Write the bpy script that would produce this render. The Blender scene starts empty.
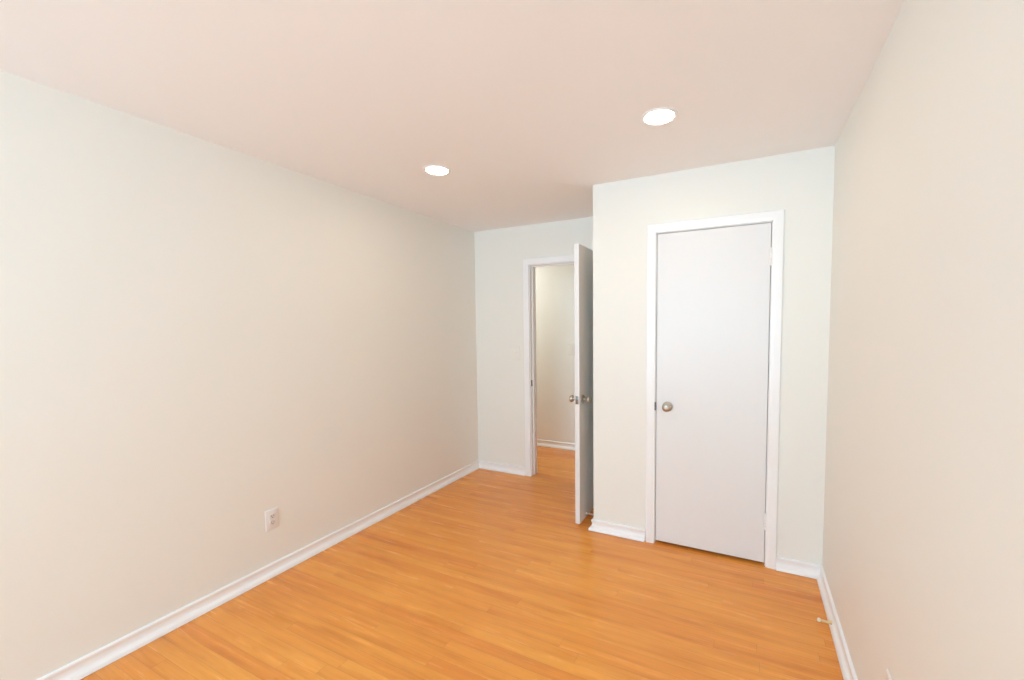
import bpy, bmesh, math, random
from mathutils import Vector, Matrix
S = bpy.context.scene
C = S.collection

# ------------------------------------------------------------------ camera
YAW, PITCH, ROLL = map(math.radians, (25.5532, -3.3452, -0.4871))
F = Vector((-math.sin(YAW)*math.cos(PITCH), math.cos(YAW)*math.cos(PITCH), math.sin(PITCH)))
R0 = Vector((math.cos(YAW), math.sin(YAW), 0)); U0 = R0.cross(F)
R = R0*math.cos(ROLL) + U0*math.sin(ROLL); U = -R0*math.sin(ROLL) + U0*math.cos(ROLL)
cd = bpy.data.cameras.new('camera'); cam = bpy.data.objects.new('camera', cd); C.objects.link(cam)
cd.sensor_fit = 'HORIZONTAL'; cd.sensor_width = 36.0
cd.lens = 415.654/1024*36
cd.shift_x = -37.5/1024; cd.shift_y = 11.83/1024
cd.clip_start = 0.02
m = Matrix.Identity(4)
for i, v in enumerate((R, U, -F)):
    for j in range(3): m[j][i] = v[j]
m.translation = (0, 0, 1.4623)
cam.matrix_world = m
S.camera = cam

# ------------------------------------------------------------------ colour management, daylight
S.view_settings.view_transform = 'Standard'; S.view_settings.look = 'None'
S.view_settings.gamma = 1.0; S.view_settings.use_curve_mapping = False
S.view_settings.exposure = 0.0
S.cycles.use_denoising = True
S.cycles.max_bounces = 16; S.cycles.diffuse_bounces = 10; S.cycles.glossy_bounces = 6
S.cycles.sample_clamp_indirect = 8.0

# daylight: open sky above, unseen ground below made brighter to lift the ceiling
SKY, GROUND = (6.25, 9.6, 12.25), (8.5, 13.2, 17.0)
w = bpy.data.worlds.new('sky'); S.world = w; w.use_nodes = True
nt = w.node_tree; nt.nodes.clear()
wo = nt.nodes.new('ShaderNodeOutputWorld'); bg = nt.nodes.new('ShaderNodeBackground')
tc = nt.nodes.new('ShaderNodeTexCoord'); sp = nt.nodes.new('ShaderNodeSeparateXYZ')
nt.links.new(tc.outputs['Generated'], sp.inputs[0])
def wmap(sock, lo, hi):
    n = nt.nodes.new('ShaderNodeMapRange'); n.interpolation_type = 'SMOOTHSTEP'
    n.inputs[1].default_value = lo; n.inputs[2].default_value = hi; nt.links.new(sock, n.inputs[0]); return n.outputs[0]
def wmix(f, a, b):
    n = nt.nodes.new('ShaderNodeMix'); n.data_type = 'RGBA'; nt.links.new(f, n.inputs[0])
    for i, v in ((6, a), (7, b)):
        if isinstance(v, tuple): n.inputs[i].default_value = (*v, 1)
        else: nt.links.new(v, n.inputs[i])
    return n.outputs[2]
up = wmap(sp.outputs[2], -0.05, 0.08)
nt.links.new(wmix(up, GROUND, SKY), bg.inputs[0]); nt.links.new(bg.outputs[0], wo.inputs[0])
bg.inputs[1].default_value = 1.0

# dimensions, metres
XL, XR, YB, YC, XC, H = -2.537, 0.410, 3.552, 2.775, -0.985, 2.44
YR = -2.70                      # rear wall behind the camera
WT = 0.123                      # wall thickness
HY = 4.532                      # far wall of the hall
HX0, HX1 = -3.7, 0.53           # ends of the hall
WX0, WX1, WZ0, WZ1 = -2.20, 0.05, 0.70, 2.20    # window in the rear wall
LAMP, HALL = 59.0, 10.6

def portal(loc, rot, sx, sy):
    pl = bpy.data.lights.new('window_portal', 'AREA'); pl.shape = 'RECTANGLE'; pl.size = sx; pl.size_y = sy
    pl.cycles.is_portal = True
    po = bpy.data.objects.new('window_portal', pl); C.objects.link(po); po.location = loc; po.rotation_euler = rot
portal(((WX0+WX1)/2, YR-WT-0.03, (WZ0+WZ1)/2), (math.radians(90), 0, 0), WX1-WX0, WZ1-WZ0)

def lamp(name, loc, power, size, col):
    l = bpy.data.lights.new(name, 'AREA'); l.shape = 'DISK'; l.size = size; l.energy = power; l.color = col
    o = bpy.data.objects.new(name, l); C.objects.link(o); o.location = loc
    return o
lamp('hall_lamp', (-2.9, 4.02, 2.43), HALL, 0.16, (0.95, 1.0, 1.0))

# ------------------------------------------------------------------ materials
def mat(name, col, rough=0.5, metal=0.0, spec=0.5):
    M = bpy.data.materials.new(name); M.use_nodes = True
    b = M.node_tree.nodes['Principled BSDF']
    b.inputs['Base Color'].default_value = (*col, 1); b.inputs['Roughness'].default_value = rough
    b.inputs['Metallic'].default_value = metal; b.inputs['Specular IOR Level'].default_value = spec
    return M, b
def paint(name, col, rough, scale, strength, var=0.012):
    """rolled paint: faint stipple and a barely uneven tone"""
    M, b = mat(name, col, rough)
    t = M.node_tree; N = t.nodes.new; L = t.links.new
    g = N('ShaderNodeNewGeometry')
    n = N('ShaderNodeTexNoise'); n.inputs['Scale'].default_value = scale; n.inputs['Detail'].default_value = 3
    L(g.outputs['Position'], n.inputs['Vector'])
    bp = N('ShaderNodeBump'); bp.inputs['Strength'].default_value = strength; bp.inputs['Distance'].default_value = 0.001
    L(n.outputs['Fac'], bp.inputs['Height']); L(bp.outputs[0], b.inputs['Normal'])
    n2 = N('ShaderNodeTexNoise'); n2.inputs['Scale'].default_value = 1.3
    L(g.outputs['Position'], n2.inputs['Vector'])
    mx = N('ShaderNodeMix'); mx.data_type = 'RGBA'
    mx.inputs[6].default_value = (*[c*(1-var) for c in col], 1); mx.inputs[7].default_value = (*[min(1, c*(1+var)) for c in col], 1)
    L(n2.outputs['Fac'], mx.inputs[0]); L(mx.outputs[2], b.inputs['Base Color'])
    return M
WALL = paint('wall_paint', (0.835, 0.825, 0.772), 0.55, 260, 0.12)
CEIL = paint('ceiling_paint', (0.90, 0.90, 0.91), 0.85, 180, 0.1)
TRIM = paint('trim_paint', (0.89, 0.89, 0.89), 0.32, 90, 0.06)
DOOR = paint('door_paint', (0.79, 0.785, 0.78), 0.38, 120, 0.10)
PLATE, _ = mat('white_plastic', (0.80, 0.77, 0.75), 0.3)
PLATE2, _ = mat('ivory_plastic', (0.74, 0.715, 0.69), 0.35)
CREAM, _ = mat('cream_plastic', (0.84, 0.825, 0.77), 0.4)
SLOT, _ = mat('slot_dark', (0.05, 0.045, 0.04), 0.6)
NICKEL, nb = mat('satin_nickel', (0.50, 0.46, 0.40), 0.33, 1.0)
STEEL, _ = mat('strike_steel', (0.26, 0.25, 0.23), 0.4, 1.0)
BRASS, _ = mat('brass_wire', (0.86, 0.72, 0.42), 0.35, 1.0)
RUBBER, _ = mat('cream_rubber', (0.82, 0.76, 0.60), 0.55)
GROUT, _ = mat('subfloor', (0.12, 0.06, 0.03), 0.8)

def emitter(name, col, st):
    M = bpy.data.materials.new(name); M.use_nodes = True; t = M.node_tree
    b = t.nodes['Principled BSDF']; b.inputs['Base Color'].default_value = (0.9, 0.9, 0.9, 1)
    b.inputs['Emission Color'].default_value = (*col, 1); b.inputs['Emission Strength'].default_value = st
    return M
LED = emitter('led_diffuser', (1.0, 0.78, 0.56), LAMP)

def glass():
    M = bpy.data.materials.new('window_glass'); M.use_nodes = True; t = M.node_tree; t.nodes.clear()
    o = t.nodes.new('ShaderNodeOutputMaterial'); a = t.nodes.new('ShaderNodeBsdfTransparent'); g = t.nodes.new('ShaderNodeBsdfGlossy')
    g.inputs['Roughness'].default_value = 0.02; mx = t.nodes.new('ShaderNodeMixShader'); mx.inputs[0].default_value = 0.06
    t.links.new(a.outputs[0], mx.inputs[1]); t.links.new(g.outputs[0], mx.inputs[2]); t.links.new(mx.outputs[0], o.inputs[0])
    return M
GLASS = glass()

def floor_mat():
    """strip hardwood running across the room (world x), 57 mm boards, random lengths and tones"""
    M, b = mat('strip_hardwood', (0.6, 0.25, 0.06), 0.28)
    t = M.node_tree; N = t.nodes.new; L = t.links.new
    def math_(op, a, c=None, d=None):
        n = N('ShaderNodeMath'); n.operation = op
        for i, v in enumerate((a, c, d)):
            if v is None: continue
            if isinstance(v, (int, float)): n.inputs[i].default_value = v
            else: L(v, n.inputs[i])
        return n.outputs[0]
    g = N('ShaderNodeNewGeometry'); s = N('ShaderNodeSeparateXYZ'); L(g.outputs['Position'], s.inputs[0])
    BW, BL = 0.0572, 1.55
    v = math_('DIVIDE', s.outputs[1], BW); row = math_('FLOOR', v); fv = math_('FRACT', v)
    wn = N('ShaderNodeTexWhiteNoise'); wn.noise_dimensions = '1D'; L(row, wn.inputs['W'])
    u = math_('ADD', math_('DIVIDE', s.outputs[0], BL), math_('MULTIPLY', wn.outputs['Value'], 7.3))
    col = math_('FLOOR', u); fu = math_('FRACT', u)
    cv = N('ShaderNodeCombineXYZ'); L(row, cv.inputs[0]); L(col, cv.inputs[1])
    wb = N('ShaderNodeTexWhiteNoise'); wb.noise_dimensions = '2D'; L(cv.outputs[0], wb.inputs['Vector'])
    # grain, stretched along the board and shifted per board
    gx = math_('ADD', math_('MULTIPLY', s.outputs[0], 2.2), math_('MULTIPLY', wb.outputs['Value'], 37.0))
    gy = math_('MULTIPLY', s.outputs[1], 42.0)
    gv = N('ShaderNodeCombineXYZ'); L(gx, gv.inputs[0]); L(gy, gv.inputs[1]); L(math_('MULTIPLY', wb.outputs['Value'], 11.0), gv.inputs[2])
    gn = N('ShaderNodeTexNoise'); gn.inputs['Scale'].default_value = 1.0; gn.inputs['Detail'].default_value = 5; gn.inputs['Roughness'].default_value = 0.6
    gn.inputs['Distortion'].default_value = 0.5
    L(gv.outputs[0], gn.inputs['Vector'])
    # broad colour drift
    bn = N('ShaderNodeTexNoise'); bn.inputs['Scale'].default_value = 1.6; bn.inputs['Detail'].default_value = 2
    L(g.outputs['Position'], bn.inputs['Vector'])
    r1 = N('ShaderNodeValToRGB'); L(wb.outputs['Value'], r1.inputs[0])
    e = r1.color_ramp.elements
    e[0].position = 0.0; e[0].color = (0.825, 0.302, 0.058, 1)
    e[1].position = 1.0; e[1].color = (0.925, 0.400, 0.078, 1)
    for p_, c_ in ((0.16, (0.86, 0.332, 0.063, 1)), (0.5, (0.89, 0.365, 0.069, 1)), (0.8, (0.905, 0.380, 0.073, 1))):
        n_ = e.new(p_); n_.color = c_
    r2 = N('ShaderNodeValToRGB'); L(gn.outputs['Fac'], r2.inputs[0])
    e = r2.color_ramp.elements
    e[0].position = 0.28; e[0].color = (0.86, 0.80, 0.75, 1); e[1].position = 0.62; e[1].color = (1.0, 1.0, 1.0, 1)
    m1 = N('ShaderNodeMix'); m1.data_type = 'RGBA'; m1.blend_type = 'MULTIPLY'; m1.inputs[0].default_value = 1.0
    L(r1.outputs[0], m1.inputs[6]); L(r2.outputs[0], m1.inputs[7])
    r3 = N('ShaderNodeValToRGB'); L(bn.outputs['Fac'], r3.inputs[0])
    e = r3.color_ramp.elements
    e[0].position = 0.3; e[0].color = (0.97, 0.93, 0.92, 1); e[1].position = 0.7; e[1].color = (1.02, 1.05, 1.05, 1)
    m2 = N('ShaderNodeMix'); m2.data_type = 'RGBA'; m2.blend_type = 'MULTIPLY'; m2.inputs[0].default_value = 1.0
    L(m1.outputs[2], m2.inputs[6]); L(r3.outputs[0], m2.inputs[7])
    # long brownish streaks that run over a few boards' length
    sx = N('ShaderNodeCombineXYZ'); L(math_('ADD', math_('MULTIPLY', s.outputs[0], 1.7), math_('MULTIPLY', wb.outputs['Value'], 5.0)), sx.inputs[0])
    L(math_('MULTIPLY', s.outputs[1], 17.0), sx.inputs[1])
    sn = N('ShaderNodeTexNoise'); sn.inputs['Scale'].default_value = 1.0; sn.inputs['Detail'].default_value = 4; L(sx.outputs[0], sn.inputs['Vector'])
    r4 = N('ShaderNodeValToRGB'); L(sn.outputs['Fac'], r4.inputs[0])
    e = r4.color_ramp.elements
    e[0].position = 0.50; e[0].color = (1, 1, 1, 1); e[1].position = 0.72; e[1].color = (0.82, 0.72, 0.64, 1)
    m4 = N('ShaderNodeMix'); m4.data_type = 'RGBA'; m4.blend_type = 'MULTIPLY'; m4.inputs[0].default_value = 1.0
    L(m2.outputs[2], m4.inputs[6]); L(r4.outputs[0], m4.inputs[7]); m2 = m4
    # seams
    dv = math_('MINIMUM', fv, math_('SUBTRACT', 1.0, fv)); du = math_('MINIMUM', fu, math_('SUBTRACT', 1.0, fu))
    sv = math_('LESS_THAN', dv, 0.014); su = math_('MULTIPLY', math_('LESS_THAN', du, 0.0009), 0.7)
    seam = math_('MAXIMUM', sv, su)
    m3 = N('ShaderNodeMix'); m3.data_type = 'RGBA'; m3.inputs[7].default_value = (0.22, 0.07, 0.018, 1)
    L(math_('MULTIPLY', seam, 0.38), m3.inputs[0]); L(m2.outputs[2], m3.inputs[6])
    L(m3.outputs[2], b.inputs['Base Color'])
    rr = N('ShaderNodeMapRange'); rr.inputs[3].default_value = 0.20; rr.inputs[4].default_value = 0.32
    L(gn.outputs['Fac'], rr.inputs[0]); L(rr.outputs[0], b.inputs['Roughness'])
    bp = N('ShaderNodeBump'); bp.inputs['Strength'].default_value = 0.12; bp.inputs['Distance'].default_value = 0.0006
    L(math_('SUBTRACT', math_('MULTIPLY', gn.outputs['Fac'], 0.15), seam), bp.inputs['Height']); L(bp.outputs[0], b.inputs['Normal'])
    b.inputs['Specular IOR Level'].default_value = 0.48
    return M
FLOOR = floor_mat()

# ------------------------------------------------------------------ mesh helpers
def add_box(bm, a, b, bevel=0.0, seg=2):
    r = bmesh.ops.create_cube(bm, size=1.0)['verts']
    for v in r:
        v.co = Vector([a[i] if v.co[i] < 0 else b[i] for i in range(3)])
    if bevel:
        ed = list({e_ for v in r for e_ in v.link_edges})
        bmesh.ops.bevel(bm, geom=ed, offset=bevel, segments=seg, profile=0.5, affect='EDGES')
def add_lathe(bm, prof, origin, axis, seg=32):
    """revolve [(r, h), ...] about axis through origin"""
    ax = Vector(axis).normalized(); t = Vector((0, 0, 1)) if abs(ax.z) < 0.9 else Vector((1, 0, 0))
    p = ax.cross(t).normalized(); q = ax.cross(p); o = Vector(origin); rings = []
    for r, h in prof:
        if r < 1e-6: rings.append([bm.verts.new(o + ax*h)])
        else: rings.append([bm.verts.new(o + ax*h + (p*math.cos(2*math.pi*k/seg) + q*math.sin(2*math.pi*k/seg))*r) for k in range(seg)])
    for A, B in zip(rings, rings[1:]):
        for k in range(seg):
            k2 = (k+1) % seg
            if len(A) == 1 and len(B) == 1: continue
            if len(A) == 1: bm.faces.new((A[0], B[k], B[k2]))
            elif len(B) == 1: bm.faces.new((A[k], A[k2], B[0]))
            else: bm.faces.new((A[k], A[k2], B[k2], B[k]))
def add_tube(bm, pts, r, seg=8, closed_ends=True):
    rings = []
    for i, p in enumerate(pts):
        d = (Vector(pts[min(i+1, len(pts)-1)]) - Vector(pts[max(i-1, 0)])).normalized()
        t = Vector((0, 0, 1)) if abs(d.z) < 0.9 else Vector((1, 0, 0))
        a = d.cross(t).normalized(); b = d.cross(a)
        rings.append([bm.verts.new(Vector(p) + (a*math.cos(2*math.pi*k/seg) + b*math.sin(2*math.pi*k/seg))*r) for k in range(seg)])
    for A, B in zip(rings, rings[1:]):
        for k in range(seg): bm.faces.new((A[k], A[(k+1) % seg], B[(k+1) % seg], B[k]))
    if closed_ends:
        bm.faces.new(rings[0]); bm.faces.new(list(reversed(rings[-1])))
def add_sweep(bm, path, prof):
    """carry a profile [(out, z), ...] along a floor path with mitred corners; room lies to the right of the path"""
    P = [Vector((x, y, 0)) for x, y in path]; rings = []
    for i, p in enumerate(P):
        ns = []
        if i > 0: d = (p-P[i-1]).normalized(); ns.append(Vector((d.y, -d.x, 0)))
        if i < len(P)-1: d = (P[i+1]-p).normalized(); ns.append(Vector((d.y, -d.x, 0)))
        if len(ns) == 2:
            mt = (ns[0]+ns[1]); mt = mt/(1+ns[0].dot(ns[1]))
        else: mt = ns[0]
        rings.append([bm.verts.new(p + mt*o + Vector((0, 0, z))) for o, z in prof])
    n = len(prof)
    for A, B in zip(rings, rings[1:]):
        for k in range(n): bm.faces.new((A[k], A[(k+1) % n], B[(k+1) % n], B[k]))
    bm.faces.new(rings[0]); bm.faces.new(list(reversed(rings[-1])))
def obj(name, bm, material, parent=None, smooth=False, origin=None):
    bmesh.ops.recalc_face_normals(bm, faces=bm.faces)
    if origin is not None: bmesh.ops.translate(bm, verts=bm.verts, vec=-Vector(origin))
    me = bpy.data.meshes.new(name); bm.to_mesh(me); bm.free(); me.materials.append(material)
    o = bpy.data.objects.new(name, me); C.objects.link(o)
    if origin is not None: o.location = origin
    if smooth:
        for p in me.polygons: p.use_smooth = True
        me.set_sharp_from_angle(angle=math.radians(38))
    if parent is not None:
        o.parent = parent
        if origin is not None: o.location = Vector(origin)      # child origins are given in the parent's space
    return o
def boxes(*bb, bevel=0.0):
    bm = bmesh.new()
    for a, b in bb: add_box(bm, a, b, bevel)
    return bm
def struct(o, label=None):
    o['kind'] = 'structure'
    if label: o['label'] = label
    return o
def thing(name, label, cat, loc, rotz=0, group=None):
    o = bpy.data.objects.new(name, None); C.objects.link(o); o.empty_display_size = 0.05
    o.location = loc; o.rotation_euler = (0, 0, rotz); o['label'] = label; o['category'] = cat
    if group: o['group'] = group
    return o

# ------------------------------------------------------------------ shell
E1, E0 = -1.087, -1.903          # entry opening: hinge side, latch side
EZ = 2.056
D0, D1, DZ = -0.5465, 0.1145, 2.064   # closet opening
struct(obj('floor', boxes(((HX0-0.1, YR-0.2, -0.08), (HX1+0.1, HY+0.2, 0))), FLOOR), 'orange strip hardwood floor running through into the hall')
struct(obj('ceiling', boxes(((HX0-0.1, YR-0.2, H), (HX1+0.1, HY+0.2, H+0.1))), CEIL), 'smooth warm white ceiling holding two downlights')
struct(obj('wall_left', boxes(((XL-WT, YR-WT, 0), (XL, YB, H))), WALL), 'long plain cream wall with a power outlet low down')
struct(obj('wall_right', boxes(((XR, YR-WT, 0), (XR+WT, YB+WT, H))), WALL), 'plain cream wall beside the closet with a spring door stop')
OJ = 0.02                        # jamb thickness, set into the rough opening
struct(obj('wall_back', boxes(((XL-WT, YB, 0), (E0-OJ, YB+WT, H)), ((E1+OJ, YB, 0), (XR, YB+WT, H)), ((E0-OJ, YB, EZ+OJ), (E1+OJ, YB+WT, H))), WALL),
       'short cream wall around the open doorway')
struct(obj('wall_closet', boxes(((XC, YC, 0), (D0-OJ, YC+0.1, H)), ((D1+OJ, YC, 0), (XR, YC+0.1, H)), ((D0-OJ, YC, DZ+OJ), (D1+OJ, YC+0.1, H)),
                                ((XC, YC+0.1, 0), (XC+0.1, YB, H))), WALL), 'cream closet wall standing forward with a white door in it')
struct(obj('wall_rear', boxes(((XL, YR-WT, 0), (WX0, YR, H)), ((WX1, YR-WT, 0), (XR, YR, H)), ((WX0, YR-WT, 0), (WX1, YR, WZ0)), ((WX0, YR-WT, WZ1), (WX1, YR, H))), WALL),
       'cream wall with the window')
struct(obj('wall_hall', boxes(((HX0, HY, 0), (HX1, HY+0.1, H)), ((HX0-0.1, YB+WT, 0), (HX0, HY+0.1, H)), ((HX1, YB+WT, 0), (HX1+0.1, HY+0.1, H)),
                              ((HX0, YB, 0), (XL-WT, YB+WT, H)), ((XR, YB+WT, 0), (HX1, YB+WT+0.02, H))), WALL), 'cream hall wall seen through the doorway')

# window behind the camera
def window(name, label, w_, h_, loc, rz):
    """two casements in a white frame; built facing +y from the lower left corner of the opening"""
    bm = bmesh.new(); d0, d1 = -WT, -WT+0.06
    for a, b in (((0, d0, 0), (0.05, d1, h_)), ((w_-0.05, d0, 0), (w_, d1, h_)), ((0, d0, 0), (w_, d1, 0.05)), ((0, d0, h_-0.05), (w_, d1, h_)),
                 ((w_/2-0.025, d0, 0), (w_/2+0.025, d1, h_))):
        add_box(bm, a, b, 0.003)
    win = struct(obj(name, bm, TRIM), label); win.location = loc; win.rotation_euler = (0, 0, rz)
    for k in range(2):
        xa, xb = (0.05, w_/2-0.025) if k == 0 else (w_/2+0.025, w_-0.05)
        obj('pane', boxes(((xa, d0+0.025, 0.05), (xb, d0+0.030, h_-0.05))), GLASS, win)
    obj('sill', boxes(((-0.05, d1, -0.03), (w_+0.05, 0.05, 0.0)), bevel=0.004), TRIM, win)
window('window_1', 'white framed window in the rear wall', WX1-WX0, WZ1-WZ0, (WX0, YR, WZ0), 0)

# baseboards: low flared profile, round lip on top, shoe at the floor
BP = [(0, 0.0815), (0.0055, 0.0815), (0.0095, 0.0805), (0.0128, 0.0775), (0.0135, 0.0730), (0.0120, 0.0670), (0.0100, 0.0610), (0.0092, 0.0550), (0.0095, 0.0450),
      (0.0112, 0.0370), (0.0145, 0.0315), (0.0195, 0.0272), (0.0242, 0.0215), (0.0278, 0.0145), (0.0297, 0.007), (0.0300, 0.0022), (0, 0.0022)]
BP = [(o, z*0.955) for o, z in BP]
def base(name, path, label):
    bm = bmesh.new(); add_sweep(bm, path, BP); return struct(obj(name, bm, TRIM, smooth=True), label)
CW = 0.058                       # casing width
base('baseboard_left', [(XL, YR), (XL, YB)], 'white baseboard along the long wall')
base('baseboard_back', [(XL, YB), (E0-0.006-CW, YB)], 'short white baseboard beside the doorway')
base('baseboard_closet', [(XC, YB), (XC, YC), (D0-0.003-CW-0.005, YC)][::1], 'white baseboard wrapping the outer closet corner')
base('baseboard_closet_side', [(D1+0.003+CW, YC), (XR, YC)], 'stub of white baseboard between closet door and corner')
base('baseboard_right', [(XR, YC), (XR, YR)], 'white baseboard with the spring door stop')
base('baseboard_hall', [(HX0, HY), (HX1, HY)], 'white baseboard on the hall wall')

# casings and jambs
def casing_bm(x0, x1, zt, yface, ydir, wid, th=0.017):
    """mitred flat casing, inner edges x0 x1 zt"""
    bm = bmesh.new()
    prof = [(0, 0), (0, th*0.62), (0.003, th*0.80), (wid*0.35, th*0.95), (wid-0.004, th), (wid, th-0.004), (wid, 0)]
    path = [((x0, 0), (-1, 0)), ((x0, zt), (-1, 1)), ((x1, zt), (1, 1)), ((x1, 0), (1, 0))]
    rings = []
    for (x, z), (dx, dz) in path:
        rings.append([bm.verts.new((x+dx*o, yface+ydir*t, z+dz*o)) for o, t in prof])
    n = len(prof)
    for A, B in zip(rings, rings[1:]):
        for k in range(n): bm.faces.new((A[k], A[(k+1) % n], B[(k+1) % n], B[k]))
    bm.faces.new(rings[0]); bm.faces.new(list(reversed(rings[-1])))
    return bm
def jamb_bm(x0, x1, zt, ya, yb, stop_y):
    bm = bmesh.new(); j = OJ
    add_box(bm, (x0-j, ya, 0), (x0, yb, zt+j)); add_box(bm, (x1, ya, 0), (x1+j, yb, zt+j)); add_box(bm, (x0, ya, zt), (x1, yb, zt+j))
    s = 0.011
    add_box(bm, (x0, stop_y, 0), (x0+s, stop_y+0.034, zt), 0.002); add_box(bm, (x1-s, stop_y, 0), (x1, stop_y+0.034, zt), 0.002)
    add_box(bm, (x0+s, stop_y, zt-s), (x1-s, stop_y+0.034, zt), 0.002)
    return bm
ct = struct(obj('trim_1', casing_bm(D0-0.003, D1+0.003, DZ+0.003, YC, -1, CW), TRIM), 'white casing around the closed closet door')
obj('jamb', jamb_bm(D0, D1, DZ, YC, YC+0.1, YC+0.036), TRIM, ct)
sk = bmesh.new(); add_box(sk, (D0-0.0065, YC-0.0165, 0.908), (D0+0.0015, YC+0.012, 0.962), 0.001)
o = obj('strike_plate', sk, STEEL, ct); o['label'] = 'dark metal strike plate'
et = struct(obj('trim_2', casing_bm(E0-0.006, E1+0.006, EZ+0.006, YB, -1, CW), TRIM), 'white casing around the open doorway')
obj('jamb', jamb_bm(E0, E1, EZ, YB, YB+WT, YB+0.04), TRIM, et)
obj('hall_casing', casing_bm(E0-0.006, E1+0.006, EZ+0.006, YB+WT, 1, CW), TRIM, et)
sk = bmesh.new(); add_box(sk, (E0-0.001, YB+0.006, 0.890), (E0+0.0012, YB+0.034, 0.950), 0.0005)
o = obj('strike_plate', sk, STEEL, et); o['label'] = 'dark metal strike plate'

# ------------------------------------------------------------------ doors
KNOB = [(0, 0.0), (0.031, 0.0), (0.0325, 0.002), (0.0325, 0.006), (0.029, 0.0095), (0.018, 0.0115), (0.0125, 0.014), (0.0115, 0.026), (0.013, 0.031), (0.019, 0.0345),
        (0.0245, 0.040), (0.0268, 0.047), (0.0262, 0.054), (0.0225, 0.060), (0.015, 0.0635), (0.0075, 0.0645), (0.006, 0.0635), (0.0, 0.0632)]
def knob(parent, at, axis, k=1.0):
    bm = bmesh.new(); add_lathe(bm, [(r*k, h*k) for r, h in KNOB], at, axis, 40)
    o = obj('door_knob', bm, NICKEL, parent, smooth=True, origin=at); o['label'] = 'satin nickel round knob'
    return o
def hinge(parent, x, y, z0, z1, leafdir):
    """painted butt hinge: knuckle barrel of five joints, ball tips and the visible leaf edge"""
    bm = bmesh.new(); n = 5; L = (z1-z0)/n
    for i in range(n):
        a, b = z0+i*L+0.0005, z0+(i+1)*L-0.0005
        add_lathe(bm, [(0, a), (0.0072, a), (0.0080, a+0.001), (0.0080, b-0.001), (0.0072, b), (0, b)], (x, y, 0), (0, 0, 1), 16)
    add_lathe(bm, [(0, z1), (0.0045, z1), (0.005, z1+0.003), (0.003, z1+0.006), (0, z1+0.0065)], (x, y, 0), (0, 0, 1), 16)
    add_lathe(bm, [(0, z0-0.0065), (0.003, z0-0.006), (0.005, z0-0.003), (0.0045, z0), (0, z0)], (x, y, 0), (0, 0, 1), 16)
    add_box(bm, (x+leafdir[0], y+leafdir[1], z0), (x+leafdir[2], y+leafdir[3], z1), 0.0004)
    return obj('hinge', bm, TRIM, parent, smooth=True)

# closet door, closed
LX0, LX1 = D0+0.004, D1-0.0035
cl = struct(obj('door_1', boxes(((LX0, YC-0.001, 0.020), (LX1, YC+0.034, DZ-0.004)), bevel=0.0018), DOOR), 'closed flat white slab closet door with a round nickel knob')
knob(cl, (-0.470, YC-0.001, 0.938), (0, -1, 0), 1.0)
for z0, z1 in ((1.812, 1.912), (0.233, 0.331)):
    hinge(cl, D1-0.002, YC-0.0075, z0, z1, (-0.0012, 0.0, 0.0012, 0.03))

# entry door, standing open at a right angle to its wall
FX1 = E1-0.002; FX0 = FX1-0.036; FY0, FY1 = 2.770, YB-0.004
op = struct(obj('door_2', boxes(((FX0, FY0, 0.020), (FX1, FY1, 2.052)), bevel=0.0018), DOOR), 'white slab entry door swung open in front of the closet corner')
KY = FY0+0.062
knob(op, (FX0, KY, 0.935), (-1, 0, 0)); knob(op, (FX1, KY, 0.935), (1, 0, 0))
bm = bmesh.new(); add_box(bm, (FX0+0.006, FY0-0.0015, 0.907), (FX1-0.006, FY0+0.001, 0.965), 0.0006)
add_box(bm, (FX0+0.012, FY0-0.008, 0.929), (FX1-0.012, FY0, 0.943), 0.003)
o = obj('latch_plate', bm, STEEL, op, smooth=True); o['label'] = 'dull metal latch plate with bolt'
for z0, z1 in ((1.80, 1.90), (0.22, 0.32)):
    hinge(op, FX1+0.006, YB-0.019, z0, z1, (-0.0015, 0, 0.0015, 0.015))

# ------------------------------------------------------------------ recessed lights
def downlight(x, y, label):
    t = thing('ceiling_light', label, 'light', (x, y, H), 0, 'recessed ceiling lights')
    bm = bmesh.new(); add_lathe(bm, [(0.0665, -0.002), (0.069, -0.0045), (0.073, -0.0052), (0.079, -0.0045), (0.083, -0.002), (0.0835, 0.0), (0.0665, 0.0)], (0, 0, 0), (0, 0, 1), 56)
    obj('trim_ring', bm, TRIM, t, smooth=True)
    bm = bmesh.new(); add_lathe(bm, [(0, -0.0034), (0.040, -0.0032), (0.0670, -0.0025), (0.0670, -0.0005), (0, -0.0005)], (0, 0, 0), (0, 0, 1), 56)
    obj('diffuser', bm, LED, t, smooth=True)
    return t
downlight(-1.7550, 2.080, 'round lit recessed ceiling light nearer the long bare wall and doorway')
downlight(-0.3925, 2.029, 'round lit recessed ceiling light in front of the closet door')

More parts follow.
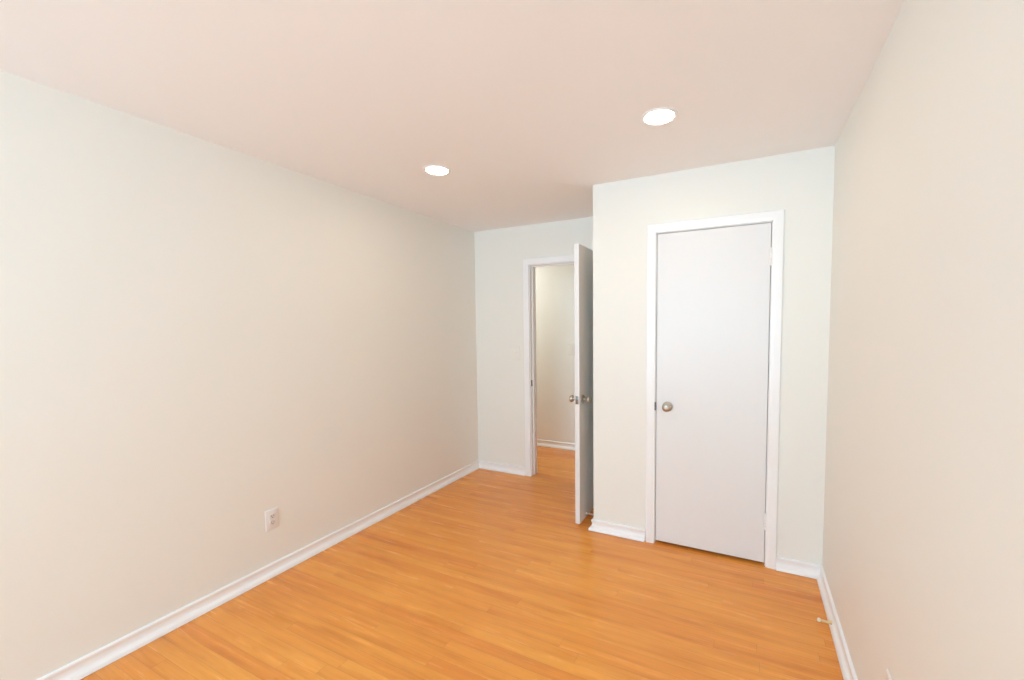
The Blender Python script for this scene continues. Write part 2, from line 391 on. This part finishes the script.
# ------------------------------------------------------------------ outlets and switches
def screw(parent, z):
    bm = bmesh.new(); add_lathe(bm, [(0.0033, 0.0), (0.0033, 0.0008), (0.002, 0.0014), (0, 0.0015)], (0, -0.0058, z), (0, -1, 0), 16)
    return obj('screw', bm, PLATE2, parent, smooth=True)
def plate_bm(wd, ht):
    bm = bmesh.new(); r = bmesh.ops.create_cube(bm, size=1.0)['verts']
    for v in r:
        v.co = Vector((v.co.x*wd, -0.0 if v.co.y > 0 else -0.0058, v.co.z*ht))
        if v.co.y < -0.001: v.co.x *= 1-0.008/wd; v.co.z *= 1-0.008/ht
    bmesh.ops.bevel(bm, geom=list(bm.edges), offset=0.0016, segments=3, profile=0.5, affect='EDGES')
    return bm
def outlet(label, loc, rz):
    """built facing -y, origin on the wall at the plate's centre"""
    t = thing('power_outlet', label, 'outlet', loc, rz)
    obj('plate', plate_bm(0.078, 0.122), PLATE, t, smooth=True)
    for s in (1, -1):
        bm = bmesh.new(); zc = s*0.0195
        prof = []
        for k in range(48):
            a = 2*math.pi*k/48; x = 0.0172*math.cos(a); z = 0.0172*math.sin(a)
            prof.append((x, max(-0.0135, min(0.0135, z))))
        A = [bm.verts.new((x, -0.0055, zc+z)) for x, z in prof]; B = [bm.verts.new((x*0.97, -0.0082, zc+z*0.97)) for x, z in prof]
        for k in range(48): bm.faces.new((A[k], A[(k+1) % 48], B[(k+1) % 48], B[k]))
        bm.faces.new(B)
        rc = obj('receptacle', bm, PLATE2, t)
        sb = bmesh.new()
        add_box(sb, (-0.0075, -0.0086, zc-0.001), (-0.0055, -0.0078, zc+0.0085)); add_box(sb, (0.0055, -0.0086, zc), (0.0075, -0.0078, zc+0.0075))
        add_lathe(sb, [(0, 0), (0.0027, 0), (0.0027, 0.0008), (0, 0.0008)], (0, -0.0078, zc-0.0065), (0, -1, 0), 16)
        o = obj('slots', sb, SLOT, rc); o['label'] = 'dark plug slots'
    screw(t, 0)
    return t
outlet('white duplex power outlet low on the long bare wall, above its baseboard', (XL, 1.459, 0.3385), math.radians(90))
outlet('white power outlet seen nearly edge-on, low on the wall with the spring door stop', (XR, 1.5245, 0.3345), math.radians(-90))
def switch(label, loc):
    t = thing('light_switch', label, 'switch', loc, 0)
    obj('plate', plate_bm(0.080, 0.128), CREAM, t, smooth=True)
    bm = bmesh.new(); add_box(bm, (-0.0055, -0.0062, -0.012), (0.0055, -0.0056, 0.012), 0.0002)
    obj('bezel', bm, CREAM, t)
    bm = bmesh.new(); add_box(bm, (-0.0045, -0.017, 0.001), (0.0045, -0.005, 0.0095), 0.0015)
    bmesh.ops.rotate(bm, verts=bm.verts, cent=(0, -0.005, 0), matrix=Matrix.Rotation(math.radians(-22), 3, 'X'))
    obj('toggle', bm, CREAM, t)
    screw(t, 0.030); screw(t, -0.030)
    return t
switch('pale light switch plate on the short wall beside the doorway casing', (-2.061, YB, 1.212))
switch('light switch plate on the hall wall, partly hidden behind the open door', (-1.884, HY, 1.200))

# ------------------------------------------------------------------ spring door stops
def door_stop(label, loc, rz, length, metal):
    """built pointing to -x from its base at the origin"""
    t = thing('door_stop', label, 'door stop', loc, rz, 'spring door stops')
    bm = bmesh.new(); add_lathe(bm, [(0, 0), (0.0105, 0), (0.0105, 0.002), (0.008, 0.005), (0.0055, 0.009), (0.0045, 0.012), (0, 0.012)], (0, 0, 0), (-1, 0, 0), 24)
    obj('base_cup', bm, metal, t, smooth=True)
    bm = bmesh.new(); n = 150; turns = 15; pts = []
    for i in range(n+1):
        f = i/n; a = 2*math.pi*turns*f; rr = 0.0048 - 0.0016*f
        pts.append((-(0.010 + f*(length-0.022)), rr*math.cos(a), rr*math.sin(a)))
    add_tube(bm, pts, 0.0015, 6)
    obj('spring', bm, metal, t, smooth=True)
    bm = bmesh.new(); add_lathe(bm, [(0, 0), (0.006, 0), (0.0085, 0.003), (0.0088, 0.009), (0.0075, 0.0125), (0.004, 0.014), (0, 0.0142)], (-(length-0.0142), 0, 0), (-1, 0, 0), 24)
    o = obj('rubber_tip', bm, RUBBER, t, smooth=True); o['label'] = 'cream rubber tip'
    return t
door_stop('brass spring door stop with a cream tip sticking out over bare floor', (XR-0.021, 2.322, 0.0265), 0, 0.060, BRASS)
door_stop('small white spring door stop reaching from the closet corner wall to the open door', (XC-0.0085, 2.895, 0.052), 0, 0.0945, PLATE)
